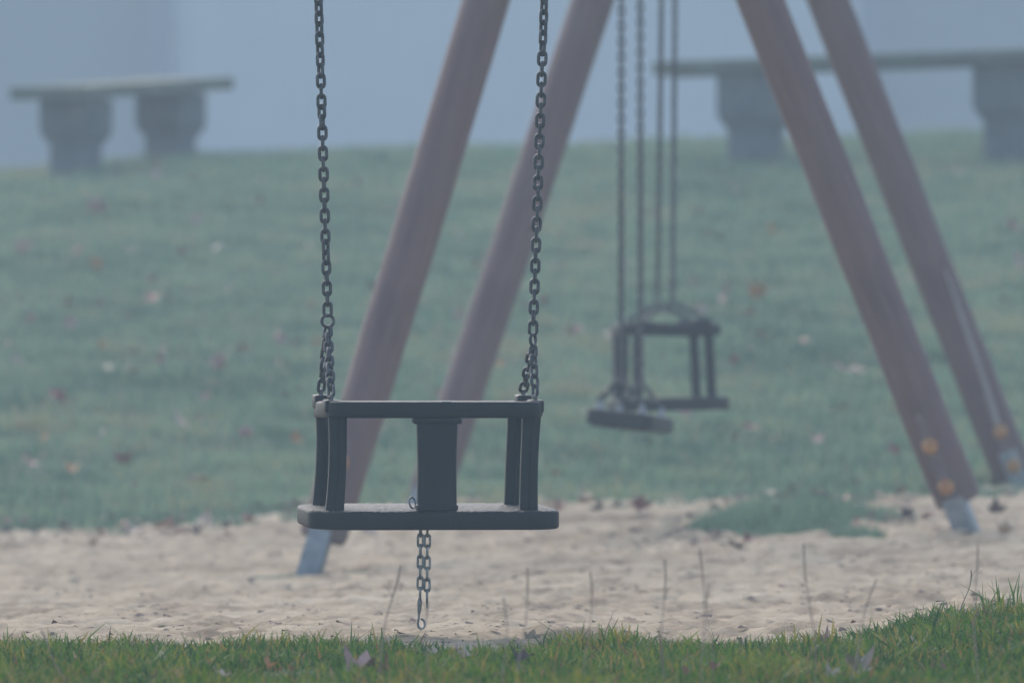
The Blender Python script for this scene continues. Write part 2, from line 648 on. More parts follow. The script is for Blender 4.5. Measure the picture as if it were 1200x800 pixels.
# ------------------------------------------------------------------ toddler swing
def sweep(mb, path, prof, closed=True):
    """vertical-plane profile (outward, up) swept round a horizontal path"""
    n = len(path)
    rings = []
    for i in range(n):
        a = Vector(path[i - 1] if (closed or i) else path[i]); b = Vector(path[(i + 1) % n] if (closed or i < n - 1) else path[i])
        t = (b - a); t = Vector((t.x, t.y, 0)).normalized()
        o = Vector((t.y, -t.x, 0))
        rings.append([Vector(path[i]) + o * q[0] + Vector((0, 0, q[1])) for q in prof])
    mb.loft(rings, not closed, closed)


def toddler_swing(label, loc, yaw, tilt, fine, group):
    """origin: middle of the seat's upper face. front is -Y."""
    root = thing('toddler_swing', loc, label, 'swing', group)
    root.rotation_euler = (tilt, 0, yaw)
    P = M['plastic']
    # seat board with cut-off, rounded corners
    s = MB()
    out = []
    hx, hy, c = .2085, .125, .044
    base = [(-hx + c, -hy), (hx - c * .75, -hy), (hx, -hy + c * .62), (hx, hy - c), (hx - c, hy), (-hx + c, hy), (-hx, hy - c), (-hx, -hy + c)]
    n = len(base)
    for i in range(n):
        p, q, r = Vector(base[i - 1]), Vector(base[i]), Vector(base[(i + 1) % n])
        a = q + (p - q).normalized() * .016; b = q + (r - q).normalized() * .016
        for k in range(4):
            t = k / 3
            out.append(tuple(a * (1 - t) ** 2 + q * 2 * t * (1 - t) + b * t * t))
    s.prism(out, -.031, 0, .0055, 3)
    seat = s.build('seat', M['seat'], root, angle=50)
    # mould seam on the front edge of the seat
    sm = MB(); sm.box((.022, -.1253, -.0155), (.0022, .0016, .022)); sm.build('seam', P, seat)
    # guard rail round the top
    top = .166
    g = MB()
    path = [Vector((a, b, top - .0075 * float(smooth(-.02, .075, b)))) for a, b in rrect(.170, .100, .030, 6)]
    prof = rrect(.0115, .0135, .0045, 3)
    sweep(g, path, prof)
    # thicker ends carrying the eyes
    for sx in (-1, 1):
        for sy, z1 in ((-1, .0150), (1, .0175)):
            mtx = Matrix.Translation((sx * .170, sy * .066, top))
            g.prism(rrect(.0125, .022, .008, 4), -.006, z1, .003, 2, mtx)
    g.build('guard_rail', P, root, angle=45)
    if fine:
        sc = MB()
        rs = random.Random(4)
        outl = [(.010 * math.cos(k / 9 * 2 * PI) * rs.uniform(.5, 1), .0045 * math.sin(k / 9 * 2 * PI) * rs.uniform(.5, 1)) for k in range(9)]
        sc.prism(outl, 0, .0012, 0, 1, Matrix.Translation((.017, -.107, top + .0133)))
        sc.build('scuff', M['scuff'], root)
    # corner posts: a rib-backed oval, slightly waisted
    for sx in (-1, 1):
        for sy in (-1, 1):
            p = MB()
            rings = []
            for k in range(9):
                t = k / 8
                z = -.001 + t * (top - .011)
                wst = .98 + .07 * abs(2 * t - 1) ** 3
                cx = sx * (.1615 - .002 * math.sin(PI * t)) - .0045 * (1 - t) ** 1.5
                cy = sy * (.080 + .004 * (1 - t))
                r_ = []
                for (a, b) in [(-.0145, -.006), (-.010, -.010), (-.0015, -.0105), (0, -.0093), (.0015, -.0105), (.010, -.010), (.0145, -.006), (.0145, .006), (.010, .0105), (-.010, .0105), (-.0145, .006)]:
                    r_.append((cx + a * wst, cy + b * wst, z))
                rings.append(r_)
            p.loft(rings)
            p.build('post', P, root, angle=40)
    # front panel between the legs
    f = MB()
    rings = []
    for k in range(11):
        t = k / 10
        z = .0005 + t * (top - .0145)
        w = .0318 + .0010 * t + .0006 * math.cos(2 * PI * t)
        y0 = -.108
        o = rrect(w, .0115, .005, 3)
        rings.append([(x, y0 + y_ - .004 * (1 - t), z) for x, y_ in o])
    f.loft(rings)
    f.build('front_panel', P, root, angle=45)
    b = MB(); b.box((0, -.108, top - .018), (.080, .028, .009), None, .002); b.build('panel_bracket', P, root)
    b = MB(); b.box((0, -.112, .006), (.0685, .026, .012), None, .003); b.build('panel_foot', P, root)
    # eyes
    for sx in (-1, 1):
        for sy in (-1, 1):
            e = MB()
            c0 = Vector((sx * .170, sy * .066, top + .018 - (0.003 if sy < 0 else 0)))
            e.tube([c0 + Vector((0, .0075 * math.cos(a), .0085 * math.sin(a) - .001)) for a in [PI * k / 8 for k in range(9)]], .0026, 7)
            e.build('eye', M['chain'], root)
    return root


FRONT_YAW = math.radians(8.6)
d0 = 15.0
front = toddler_swing('black toddler bucket swing in the foreground, hanging low on two long chains', at(500.5, 594, d0), FRONT_YAW, math.radians(2.6), True, 'toddler swings')
bpy.context.view_layer.update()


def eye_world(root, sx, sy):
    return root.matrix_world @ Vector((sx * .170, sy * .066, .166 + .0245 - (0.003 if sy < 0 else 0)))


def chain_part(name, parent, fn, material):
    mb = MB()
    fn(mb)
    pw = parent.matrix_world if parent.parent is None else parent.parent.matrix_world
    inv = pw.inverted()
    mb.v = [tuple(inv @ Vector(p)) for p in mb.v]
    return mb.build(name, material, parent, angle=60)


def split_chain(root, sx, joint, top_pt, src, base, twist, bright=False, ringr=.010):
    mt = M['chain']
    hold = chain_part('chain', root, lambda mb: chain(mb, joint + Vector((0, 0, .011)), top_pt, base, twist, src), mt)
    chain_part('ring', hold, lambda mb: ring(mb, joint, ringr, .0028, (.25, -1, 0) if sx < 0 else (.9, -.5, 0)), mt)
    for sy in (-1, 1):
        e = eye_world(root, sx, sy)
        chain_part('chain_strand', root, lambda mb: chain(mb, joint + Vector((0, 0, -.012)), e, .25 * sy + (.9 if sx > 0 else .35), lambda s: 3.5 * s, src, jit=.2), mt)


BEAM_Z = 2.47
# left chain twists on itself twice along its length, as in the photo
def tw_left(s):
    return .25 * math.sin(s * 9) + 1.25 * (smooth(.05, .16, s) - smooth(.30, .38, s)) + .9 * (smooth(.36, .42, s) - smooth(.52, .58, s))


def zy(py): return CAMZ + (HOR - py) / F * d0


lj, rj = at(384, 376, d0), at(624.5, 398, d0)
slope_l, slope_r = (372 - 383) / 376.0, (638 - 624.5) / 398.0
lt = at(384 + slope_l * (376 - (HOR - (BEAM_Z - .1 - CAMZ) * F / d0)), HOR - (BEAM_Z - .1 - CAMZ) * F / d0, d0)
rt = at(624.5 + slope_r * (398 - (HOR - (BEAM_Z - .1 - CAMZ) * F / d0)), HOR - (BEAM_Z - .1 - CAMZ) * F / d0, d0)
split_chain(front, -1, lj, lt, LINK_FINE, .05, tw_left)
split_chain(front, 1, rj, rt, LINK_FINE, -.12, lambda s: .18 * math.sin(s * 6) + .9 * (smooth(.44, .5, s)), ringr=.009)

# safety chain through the seat, doubled up, with a snap hook
def safety(mb):
    a0 = front.matrix_world @ Vector((-.0175, -.085, -.02))
    zt, zb = zy(626), zy(701)
    for off, zend in ((-.0052, zy(700)), (.0062, zy(703))):
        chain(mb, (a0.x + off, a0.y, a0.z - .004), (a0.x + off - .0008, a0.y, zend), .06, None, LINK_SAFE, 1.0, .08, 1 if off > 0 else 1)


sc_ = chain_part('safety_chain', front, safety, M['bright'])


def hook(mb):
    a0 = front.matrix_world @ Vector((-.0175, -.085, -.02))
    x, y = a0.x - .0065, a0.y
    z0, z1 = zy(700), zy(735)
    mb.tube([(x, y, z0 + .002), (x, y, z0 - .004), (x - .0004, y, z0 - .010), (x - .001, y, z0 - .020), (x - .0012, y, z0 - .024)], [.0026, .0042, .0040, .0034, .0026], 9)
    c = Vector((x + .0025, y, z1 + .0085))
    pts = [(x - .0012, y, z0 - .022)]
    for k in range(13):
        a = math.radians(150 + k * 26)
        pts.append((c.x + .0058 * math.cos(a), y, c.z + .0080 * math.sin(a)))
    mb.tube(pts, .0021, 8)


chain_part('snap_hook', sc_, hook, M['bright'])


def stub(mb):
    a0 = front.matrix_world @ Vector((-.0175, -.085, -.02))
    mb.tube([(a0.x + .0055, a0.y, zy(702)), (a0.x + .0058, a0.y, zy(711))], [.0022, .0016], 8)


chain_part('pin', sc_, stub, M['bright'])


def top_ring(mb):
    c = front.matrix_world @ Vector((-.036, -.080, .012))
    ring(mb, c, .0062, .0017, (.75, -1, .3), 16, 1.5)


chain_part('shackle', sc_, top_ring, M['bright'])

# ------------------------------------------------------------------ log swing frames
LOG_R = .0588


def log_mb(p0, p1, r0, r1, n=18, seg=14, seed=0):
    rs = random.Random(seed)
    mb = MB()
    p0, p1 = Vector(p0), Vector(p1)
    pts, rad = [], []
    for k in range(seg + 1):
        t = k / seg
        pts.append(p0.lerp(p1, t) + Vector((rs.uniform(-1, 1), rs.uniform(-1, 1), 0)) * .0012)
        rad.append((r0 + (r1 - r0) * t) * rs.uniform(.99, 1.01))
    pts = [pts[0]] + pts + [pts[-1]]
    d = (p1 - p0).normalized() * .012
    pts[0] = pts[0]; pts[1] = pts[1] + d; pts[-1] = pts[-1]; pts[-2] = pts[-2] - d
    rad = [rad[0] * .9] + rad + [rad[-1] * .9]
    mb.tube(pts, rad, n)
    return mb


def place_log(name, p0, p1, r0, r1, parent, seed):
    """mesh in its own frame (Z along the log) so the grain runs along it"""
    p0, p1 = Vector(p0), Vector(p1)
    L = (p1 - p0).length
    mb = log_mb((0, 0, 0), (0, 0, L), r0, r1, seed=seed)
    o = mb.build(name, M['log'], parent, angle=50)
    q = Vector((0, 0, 1)).rotation_difference((p1 - p0).normalized())
    mw = Matrix.Translation(p0) @ q.to_matrix().to_4x4()
    o.matrix_local = Matrix.Translation(-parent.location) @ mw
    return o, mw


def leg(parent, foot, apex, seed, ground_z, side, caps, plate=.02):
    """foot: centre of the log's lower end; side: where the steel anchor sits round the log (radians, 0 = away +X)"""
    o, mw = place_log('leg', foot, apex, LOG_R, LOG_R * .985, parent, seed)
    ax = (Vector(apex) - Vector(foot)).normalized()
    # direction toward the viewer, perpendicular to the axis
    vw = Vector((math.cos(side), math.sin(side), 0)); vw = (vw - ax * vw.dot(ax)).normalized()
    sd = ax.cross(vw)
    inv = mw.inverted()
    reach = (foot[2] - ground_z) / ax.z + .18
    mb = MB()
    # U-channel let into the log, open to the back
    w, t, dpt = .027, .006, .052
    def pt(a, b, c): return inv @ (Vector(foot) + sd * a + vw * b + ax * c)
    b0 = LOG_R + .002
    for (a0, a1, c0, c1) in ((-w, w, b0 - t, b0), (-w, -w + t, b0 - dpt, b0 - t - .0005), (w - t, w, b0 - dpt, b0 - t - .0005)):
        lo, hi = -reach, plate
        vs = [pt(a0, c0, lo), pt(a1, c0, lo), pt(a1, c1, lo), pt(a0, c1, lo), pt(a0, c0, hi), pt(a1, c0, hi), pt(a1, c1, hi), pt(a0, c1, hi)]
        mb.add(vs, [(3, 2, 1, 0), (4, 5, 6, 7), (0, 1, 5, 4), (1, 2, 6, 5), (2, 3, 7, 6), (3, 0, 4, 7)])
    an = mb.build('ground_anchor', M['galv'], o, smooth=False)
    if plate < .1:
        # routed groove with paler worn wood where the steel is let in
        g = MB()
        rings = []
        for c in (plate + .002, .12, .25):
            ww = .017 if c < .2 else .010
            rings.append([pt(-ww, b0 - .012, c), pt(ww, b0 - .012, c), pt(ww, b0 - .001, c), pt(-ww, b0 - .001, c)])
        g.loft(rings)
        g.build('groove', M['groove'], o, smooth=False)
    for c in caps:
        k = MB()
        ctr = Vector(foot) + ax * c + vw * (b0 + .0005)
        q = Vector((0, 0, 1)).rotation_difference(vw).to_matrix().to_4x4()
        T = inv @ Matrix.Translation(ctr) @ q
        rings = []
        for (r, z) in ((.021, 0), (.0215, .004), (.020, .010), (.015, .016), (.008, .0185), (.002, .019)):
            rings.append([T @ Vector((r * math.cos(2 * PI * j / 14), r * math.sin(2 * PI * j / 14), z)) for j in range(14)])
        k.loft(rings)
        k.build('bolt_cap', M['cap'], o)
    return o, ax, mw


def beam(parent, p0, p1, r, seed):
    return place_log('beam', p0, p1, r, r, parent, seed)[0]


near_apex = at(708, -455, 22.56)
far_apex = at(820, -382, 25.5)
near_apex.z = 2.35
far_apex.z = 2.40
frame = thing('swing_frame', (.35, 23.9, tz(.35, 23.9)), 'reddish brown log swing frame with two pairs of slanted legs in the fog', 'swing frame', 'log swing frames')


def over(foot, apex, extra=.10):
    d = (apex - foot).normalized()
    return apex + d * extra


def on_line(px0, s, py, d): return at(px0 + s * py, py, d)


def mk_leg(px0, s, py_foot, d_foot, apex, seed, caps, side, plate=.02):
    foot = on_line(px0, s, py_foot, d_foot)
    # aim so that the projection follows the photo line at the top of the picture
    tp = on_line(px0, s, -380, apex.y)
    ax = (tp - foot)
    k = (apex.z + .1 - foot.z) / ax.z
    top = foot + ax * k
    g = gz(foot.x, foot.y)
    return leg(frame, foot, top, seed, g, side, caps, plate)


mk_leg(570, -.304, 632, 22.3, near_apex, 1, (.19,), math.radians(-101))
mk_leg(891.5, .395, 588, 22.75, near_apex, 2, (.055, .165), math.radians(-108))
mk_leg(695, -.331, 585, 25.3, far_apex, 3, (.08, .18), math.radians(-115))
fr, frax, frmw = mk_leg(970, .3915, 556, 25.7, far_apex, 4, (.03, .135), math.radians(-84), .075)
# long drying split running down the far right leg
mb = MB()
vw = Vector((.30, -1, .0)); vw = (vw - frax * vw.dot(frax)).normalized(); sd = frax.cross(vw)
inv = frmw.inverted()
foot = frmw.translation
pts = []
for c, a in ((.62, .018), (.55, .016), (.46, .010), (.36, .006), (.27, .0), (.20, -.006), (.13, -.016)):
    pts.append(inv @ (Vector(foot) + frax * c + (vw * math.cos(a * 12) + sd * math.sin(a * 12)) * (LOG_R + .0005)))
mb.tube(pts, [.002, .006, .007, .0075, .008, .008, .005], 7)
mb.build('split', M['split'], fr)
# knot on the near left leg
beam_dir = (far_apex - near_apex).normalized()
beam(frame, near_apex - beam_dir * .28, far_apex + beam_dir * .28, .065, 9)

# the frame that carries the front swing: it stands mostly above and beside the view
fx = (lt.x + rt.x) / 2
frame2 = thing('swing_frame', (fx, 15, tz(fx, 15)), 'log swing frame with a level beam carrying the front toddler swing', 'swing frame', 'log swing frames')
beam(frame2, (fx - 1.95, 15.0, BEAM_Z), (fx + 1.95, 15.0, BEAM_Z), .065, 12)
for sx in (-1, 1):
    for sy in (-1, 1):
        px_, py_ = fx + sx * 1.86, 15 + sy * .92
        g = tz(px_, py_)
        leg(frame2, Vector((px_, py_, g + .08)), Vector((fx + sx * 1.72, 15 + sy * -.035, BEAM_Z + .1)), 20 + sx + 3 * sy, g, math.radians(-90 if sy < 0 else 90), (.06, .17))
for p in (lt, rt):
    mb = MB()
    o_ = Vector(frame2.location)
    mb.tube([Vector((p.x, 15 + .068 * math.cos(a), BEAM_Z + .070 * math.sin(a))) - o_ for a in [2 * PI * k / 20 for k in range(20)]], .006, 8, closed=True)
    ring(mb, Vector((p.x, 15, BEAM_Z - .085)) - o_, .016, .004, (0, 1, 0))
    mb.build('hanger', M['galv'], frame2)

# ------------------------------------------------------------------ rear swings on the log frame
def beam_at(px):
    """point under the beam whose image column is px"""
    lo, hi = 0.0, 1.0
    for _ in range(40):
        t = (lo + hi) / 2
        p = near_apex.lerp(far_apex, t)
        if 600 + p.x * F / p.y < px: lo = t
        else: hi = t
    return near_apex.lerp(far_apex, (lo + hi) / 2)


def hang(pt):
    o_ = Vector(frame.location)
    mb = MB()
    s_ = Vector((beam_dir.y, -beam_dir.x, 0)).normalized()
    mb.tube([pt + s_ * (.068 * math.cos(a)) + Vector((0, 0, .070 * math.sin(a))) - o_ for a in [2 * PI * k / 16 for k in range(16)]], .006, 7, closed=True)
    mb.build('hanger', M['galv'], frame)


# flat seat
ca, cb = beam_at(728.5), beam_at(750)
mid = (ca + cb) / 2
dm = mid.y
sc0 = at(738.5, 491.5, dm)
axis = (cb - ca); axis.z = 0
axis.normalize()
yaw_f = math.atan2(axis.y, axis.x) - .05
flat = thing('flat_swing', sc0, 'flat black rubber board swing hanging low in front of the rear toddler swing', 'swing')
flat.rotation_euler = (math.radians(6), math.radians(1.5), yaw_f)      # X along the board
mb = MB()
mb.prism(rrect(.22, .088, .035, 5), -.022, .016, .006, 2)
for k in range(6):
    mb.box((0, -.066 + k * .0265, -.024), (.40, .011, .006))
seat_f = mb.build('seat', M['seat'], flat, angle=40)
bpy.context.view_layer.update()
for sgn, top_ in ((-1, ca), (1, cb)):
    hang(top_)
    ends = [flat.matrix_world @ Vector((sgn * .185, s_ * .055, .017)) for s_ in (-1, 1)]
    mid_e = (ends[0] + ends[1]) / 2
    joint = Vector((mid_e.x * .55 + top_.x * .45, mid_e.y, mid_e.z + .085))
    c_ = chain_part('chain', flat, lambda m_: chain(m_, joint, top_ + Vector((0, 0, -.066)), .5, lambda s: 1.2 * s, LINK_FAR, 1.15), M['chain'])
    for e in ends:
        chain_part('chain_strand', flat, lambda m_: chain(m_, e + Vector((0, 0, .022)), joint, .8, None, LINK_FAR, 1.15), M['chain'])
        def lug(m_, e=e):
            m_.tube([e + Vector((0, 0, -.006)), e + Vector((0, 0, .012)), e + Vector((0, 0, .026))], [.011, .009, .004], 8)
        chain_part('shackle', flat, lug, M['galv'])

# rear toddler swing, seen from its side
ca, cb = beam_at(780), beam_at(793.5)
mid = (ca + cb) / 2
dm = mid.y
ax2 = (cb - ca); ax2.z = 0; ax2.normalize()
yaw_t = math.atan2(ax2.y, ax2.x)
rear = toddler_swing('hazy toddler bucket swing behind the flat board swing, turned side on', at(782, 466, dm), math.radians(97), math.radians(-1.5), False, 'toddler swings')
rear.rotation_euler = (math.radians(1.5), 0, math.radians(-84))
rear.scale = (1, 1.2, 1.14)
bpy.context.view_layer.update()
for sgn, top_ in ((-1, ca), (1, cb)):
    e0, e1 = eye_world(rear, sgn, -1), eye_world(rear, sgn, 1)
    joint = Vector(((e0.x + e1.x) / 2, (e0.y + e1.y) / 2, (e0.z + e1.z) / 2 + .052))
    split_chain(rear, sgn, joint, top_ + Vector((0, 0, -.066)), LINK_FAR, .4, lambda s: .8 * s)
    hang(top_)

# ------------------------------------------------------------------ concrete benches on the crest
def bench(label, p_near, p_far, length, H=.40, extra=0.0):
    """two stepped legs at the given ground points, slab lying on them along the slope"""
    a, b = Vector(p_near), Vector(p_far)
    c = (a + b) / 2
    root = thing('concrete_bench', c, label, 'bench', 'concrete benches on the crest')
    d = (b - a)
    q = Vector((1, 0, 0)).rotation_difference(Vector((d.x, d.y, 0)).normalized()).to_matrix().to_4x4()
    root.rotation_euler = q.to_euler()
    L = Vector((d.x, d.y, 0)).length
    slope = d.z * .62 + extra
    for s in (-1, 1):
        mb = MB()
        z0 = s * slope / 2
        k_ = H / .40
        prof = [(.108, -.10), (.108, .10 * k_), (.106, .135 * k_), (.112, .16 * k_), (.130, .185 * k_), (.144, .205 * k_), (.148, .23 * k_), (.148, H - .004)]
        rings = []
        for w, z in prof:
            rings.append([(s * L / 2 + x_, y_, z0 + z) for x_, y_ in rrect(w, w * .78, .012, 2)])
        mb.loft(rings)
        mb.build('leg', M['concrete'], root, angle=40)
    ang = math.atan2(slope, L)
    mb = MB()
    T = Matrix.Translation((0, 0, H)) @ Matrix.Rotation(-ang, 4, 'Y')
    rs = random.Random(int(length * 100))
    o = rrect(length / 2, .19, .02, 3)
    mb.prism([(x_ + rs.uniform(-.004, .004), y_ + rs.uniform(-.004, .004)) for x_, y_ in o], 0, .058, .010, 2, T)
    mb.build('seat', M['slab'], root, angle=40)
    return root


def ground_hit(px, py):
    """first ground point seen through a photo pixel"""
    for d in np.arange(11.5, 60, .02):
        p = at(px, py, d)
        if tz(p.x, p.y) >= p.z:
            return p
    return at(px, py, 45)


def onground(px, d):
    p = at(px, 0, d); p.z = tz(p.x, p.y); return p


bench('mossy concrete bench on the crest at the left, its end turned toward the viewer', onground(89, 40.15), onground(200, 41.1), 1.62, .335)
bench('long concrete bench on the crest behind the right log legs, seen broadside', onground(886, 39.3), onground(1186, 38.95), 1.98, .40, .022)

# ------------------------------------------------------------------ the building in the fog
HB = 104.0
hz = tz(0, HB)
house = thing('house', (0, HB, hz), 'pale rendered building, barely visible in the fog beyond the crest', 'building')
mb = MB(); mb.box((0, 5, 4.4), (8.2, 10.0, 9.6)); mb.build('wall', M['render_'], house, smooth=False)
for sx in (-1, 1):
    mb = MB(); mb.box((sx * 9.6, 5.2, 4.4), (11.0, 9.6, 9.6)); mb.build('side_wall', M['render_grey'], house, smooth=False)
    mb = MB(); mb.box((sx * 4.08 + .05, -.08, 4.4), (.29, .18, 9.56)); mb.build('pilaster', M['strip'], house, smooth=False)
    for wx in (8.4, 12.2):
        w = MB(); w.box((sx * wx, .37, 6.6), (1.2, .10, 1.7)); wo = w.build('window', M['strip'], house, smooth=False)
mb = MB()
mb.add([(-15.8, -.8, 9.3), (15.8, -.8, 9.3), (15.8, 10.8, 9.3), (-15.8, 10.8, 9.3), (-13.2, 5, 13.1), (13.2, 5, 13.1)],
       [(3, 2, 1, 0), (0, 1, 5, 4), (1, 2, 5), (2, 3, 4, 5), (3, 0, 4)])
mb.build('roof', M['roof'], house, smooth=False)

# ------------------------------------------------------------------ fallen leaves
def leaf_mesh(name, seed, size=.045):
    rs = random.Random(seed)
    lobes = [(90, 1.0), (36, .88), (144, .88), (-18, .66), (198, .66)]
    ang = []
    for a, r in sorted(lobes):
        ang += [(a - 17, r * .74), (a - 9, r * .80), (a, r * rs.uniform(.9, 1.0)), (a + 9, r * .80), (a + 17, r * .74), (a + 27, .55)]
    ang.append((-90, .12))
    curl = rs.uniform(.6, 1.5); tw = rs.uniform(-1, 1)
    def lift(x, y): return size * (curl * (x * x) * .9 + .35 * curl * y * y + tw * x * y * .8 + .10 * math.sin(5 * x + seed))
    vs = [(0, 0, 0)]
    N = len(ang)
    for fr_ in (.5, 1.0):
        for a, r in ang:
            x, y = r * fr_ * math.cos(math.radians(a)), r * fr_ * math.sin(math.radians(a))
            vs.append((x * size, y * size, lift(x, y)))
    fs = []
    for i in range(N):
        j = (i + 1) % N
        fs.append((0, 1 + i, 1 + j))
        fs.append((1 + i, 1 + N + i, 1 + N + j, 1 + j))
    # stalk
    k = len(vs)
    vs += [(-.0012, -.1 * size, 0), (.0012, -.1 * size, 0), (.002, -size * .8, .006), (.0, -size * .8, .006)]
    fs.append((k, k + 1, k + 2, k + 3))
    me = bpy.data.meshes.new(name)
    me.from_pydata(vs, [], fs)
    me.polygons.foreach_set('use_smooth', [True] * len(fs))
    return me


LM = {}
def leaf(p, colour, size, label, group, flat_=.35, rot=None):
    v = random.randrange(4)
    if (v, colour) not in LM:
        me = leaf_mesh('fallen_leaf', v * 3 + 1)
        me.materials.append(LEAFMATS[colour])
        LM[(v, colour)] = me
    o = bpy.data.objects.new('fallen_leaf', LM[(v, colour)])
    COL.objects.link(o)
    o.location = p
    o.rotation_euler = rot or (random.gauss(0, flat_), random.gauss(0, flat_), random.uniform(0, 2 * PI))
    o.scale = (size / .09,) * 3
    tag(o, label, 'leaf', group)
    return o


def where(px, py):
    """a findable place for the label"""
    if py < 235:
        h_ = 'high on the slope'
    elif py < 360:
        h_ = 'halfway up the grassy slope'
    elif py < 480:
        h_ = 'on the lower grassy slope'
    else:
        h_ = 'near the foot of the slope'
    if px < 130: c = 'left of the swings'
    elif px < 300: c = 'beneath the left bench'
    elif px < 370: c = 'left of the front chain'
    elif px < 640: c = 'between the front swing chains'
    elif px < 725: c = 'left of the rear swings'
    elif px < 860: c = 'around the rear swings'
    elif px < 1000: c = 'left of the near right leg'
    elif px < 1120: c = 'between the right legs'
    else: c = 'right of all the legs'
    return h_ + ', ' + c


HILL = [(113, 262, 'pinkish brown', .10), (80, 268, 'pale grey', .06), (108, 327, 'orange', .085), (78, 375, 'pale grey', .08), (80, 398, 'pinkish brown', .06),
        (182, 367, 'reddish brown', .085), (325, 410, 'pinkish brown', .075), (257, 447, 'pinkish brown', .08), (160, 430, 'pale grey', .06), (210, 515, 'pinkish brown', .075),
        (285, 530, 'pinkish brown', .06), (72, 487, 'reddish brown', .10), (540, 297, 'pinkish brown', .07), (537, 386, 'pinkish brown', .055), (852, 364, 'pinkish brown', .10),
        (887, 364, 'orange', .085), (975, 327, 'pinkish brown', .10), (672, 408, 'pinkish brown', .075), (710, 412, 'pale grey', .06), (893, 413, 'pinkish brown', .075), (990, 455, 'pinkish brown', .11),
        (1003, 456, 'pale grey', .06), (985, 500, 'pale grey', .075), (955, 533, 'pinkish brown', .06), (1188, 285, 'pinkish brown', .08), (1195, 322, 'pinkish brown', .08), (760, 266, 'pinkish brown', .06),
        (832, 290, 'pinkish brown', .065), (905, 288, 'orange', .07), (865, 240, 'pinkish brown', .05), (20, 308, 'pinkish brown', .07), (35, 306, 'pinkish brown', .06),
        (262, 250, 'reddish brown', .055), (308, 250, 'reddish brown', .055), (180, 220, 'pinkish brown', .06), (310, 228, 'pale grey', .06), (232, 275, 'pinkish brown', .055),
        (152, 310, 'pinkish brown', .06), (92, 312, 'reddish brown', .065), (174, 345, 'pale grey', .07), (255, 305, 'pale grey', .06), (360, 308, 'pale grey', .06),
        (285, 428, 'pinkish brown', .06), (330, 446, 'reddish brown', .06), (120, 373, 'pinkish brown', .05), (35, 392, 'pinkish brown', .06), (50, 535, 'orange', .05),
        (1080, 250, 'pinkish brown', .05), (1070, 345, 'pinkish brown', .06), (780, 262, 'pinkish brown', .05), (820, 262, 'pinkish brown', .06), (700, 545, 'orange', .05),
        (800, 500, 'pinkish brown', .06), (940, 420, 'reddish brown', .06), (650, 330, 'pinkish brown', .06), (560, 330, 'reddish brown', .05), (470, 250, 'pinkish brown', .05),
        (30, 560, 'pinkish brown', .06), (150, 560, 'reddish brown', .06), (240, 585, 'orange', .05), (640, 372, 'reddish brown', .06), (735, 500, 'pale grey', .05), (880, 520, 'reddish brown', .06),
        (1020, 405, 'pinkish brown', .06), (905, 210, 'pinkish brown', .05), (420, 230, 'pinkish brown', .05), (600, 220, 'pinkish brown', .05), (690, 240, 'pale grey', .05)]
for px, py, colr, sz in HILL:
    p = ground_hit(px, py)
    p.z = tz(p.x, p.y) + .052
    szw = 'large' if sz >= .085 else ('small' if sz <= .055 else 'curled')
    leaf(p, colr, sz * 1.35, '%s %s leaf %s' % (szw, colr, where(px, py)), 'fallen leaves on the slope', .6)

for _ in range(80):
    px, py = random.uniform(-60, 1260), 190 + 400 * random.random() ** .8
    p = ground_hit(px, py); p.z = tz(p.x, p.y) + .045
    colr = random.choice(['pinkish brown', 'pinkish brown', 'orange', 'reddish brown', 'reddish brown', 'pale grey', 'dark brown'])
    leaf(p, colr, random.uniform(.045, .08), 'faded %s leaf %s' % (colr, where(px, py)), 'fallen leaves on the slope', .5)

# along the back edge of the sand and round the posts
EDGE = []
for _ in range(90):
    px = random.choice([random.uniform(0, 240), random.uniform(640, 860), random.uniform(860, 1190), random.uniform(240, 360)])
    EDGE.append((px, {0: 628, 1: 604}[0 if px < 300 else 1] - (28 * max(0, (px - 800) / 400)) + random.gauss(0, 7)))
EDGE += [(700, 600), (720, 606), (845, 652), (862, 655), (880, 648), (828, 650), (1040, 621), (1060, 619), (1085, 623), (1020, 616), (1005, 622), (1180, 640), (1165, 612), (430, 641), (440, 637)]
for px, py in EDGE:
    p = ground_hit(px, py)
    p.z = gz(p.x, p.y) + .014
    colr = random.choice(['pinkish brown', 'pale grey', 'reddish brown', 'dark brown', 'dark brown', 'dark brown', 'reddish brown'])
    pl = ('at the left back edge of the sand' if px < 300 else 'on the sand beside the near left post' if px < 500 else
          'at the back edge of the sand below the rear swings' if px < 815 else
          'beside the grass patch on the sand' if px < 1000 else 'at the foot of the near right post' if px < 1110 else 'on the sand right of the near right post')
    leaf(p, colr, random.uniform(.035, .085), '%s fallen leaf %s' % (colr, pl), 'fallen leaves on the sand', .3)

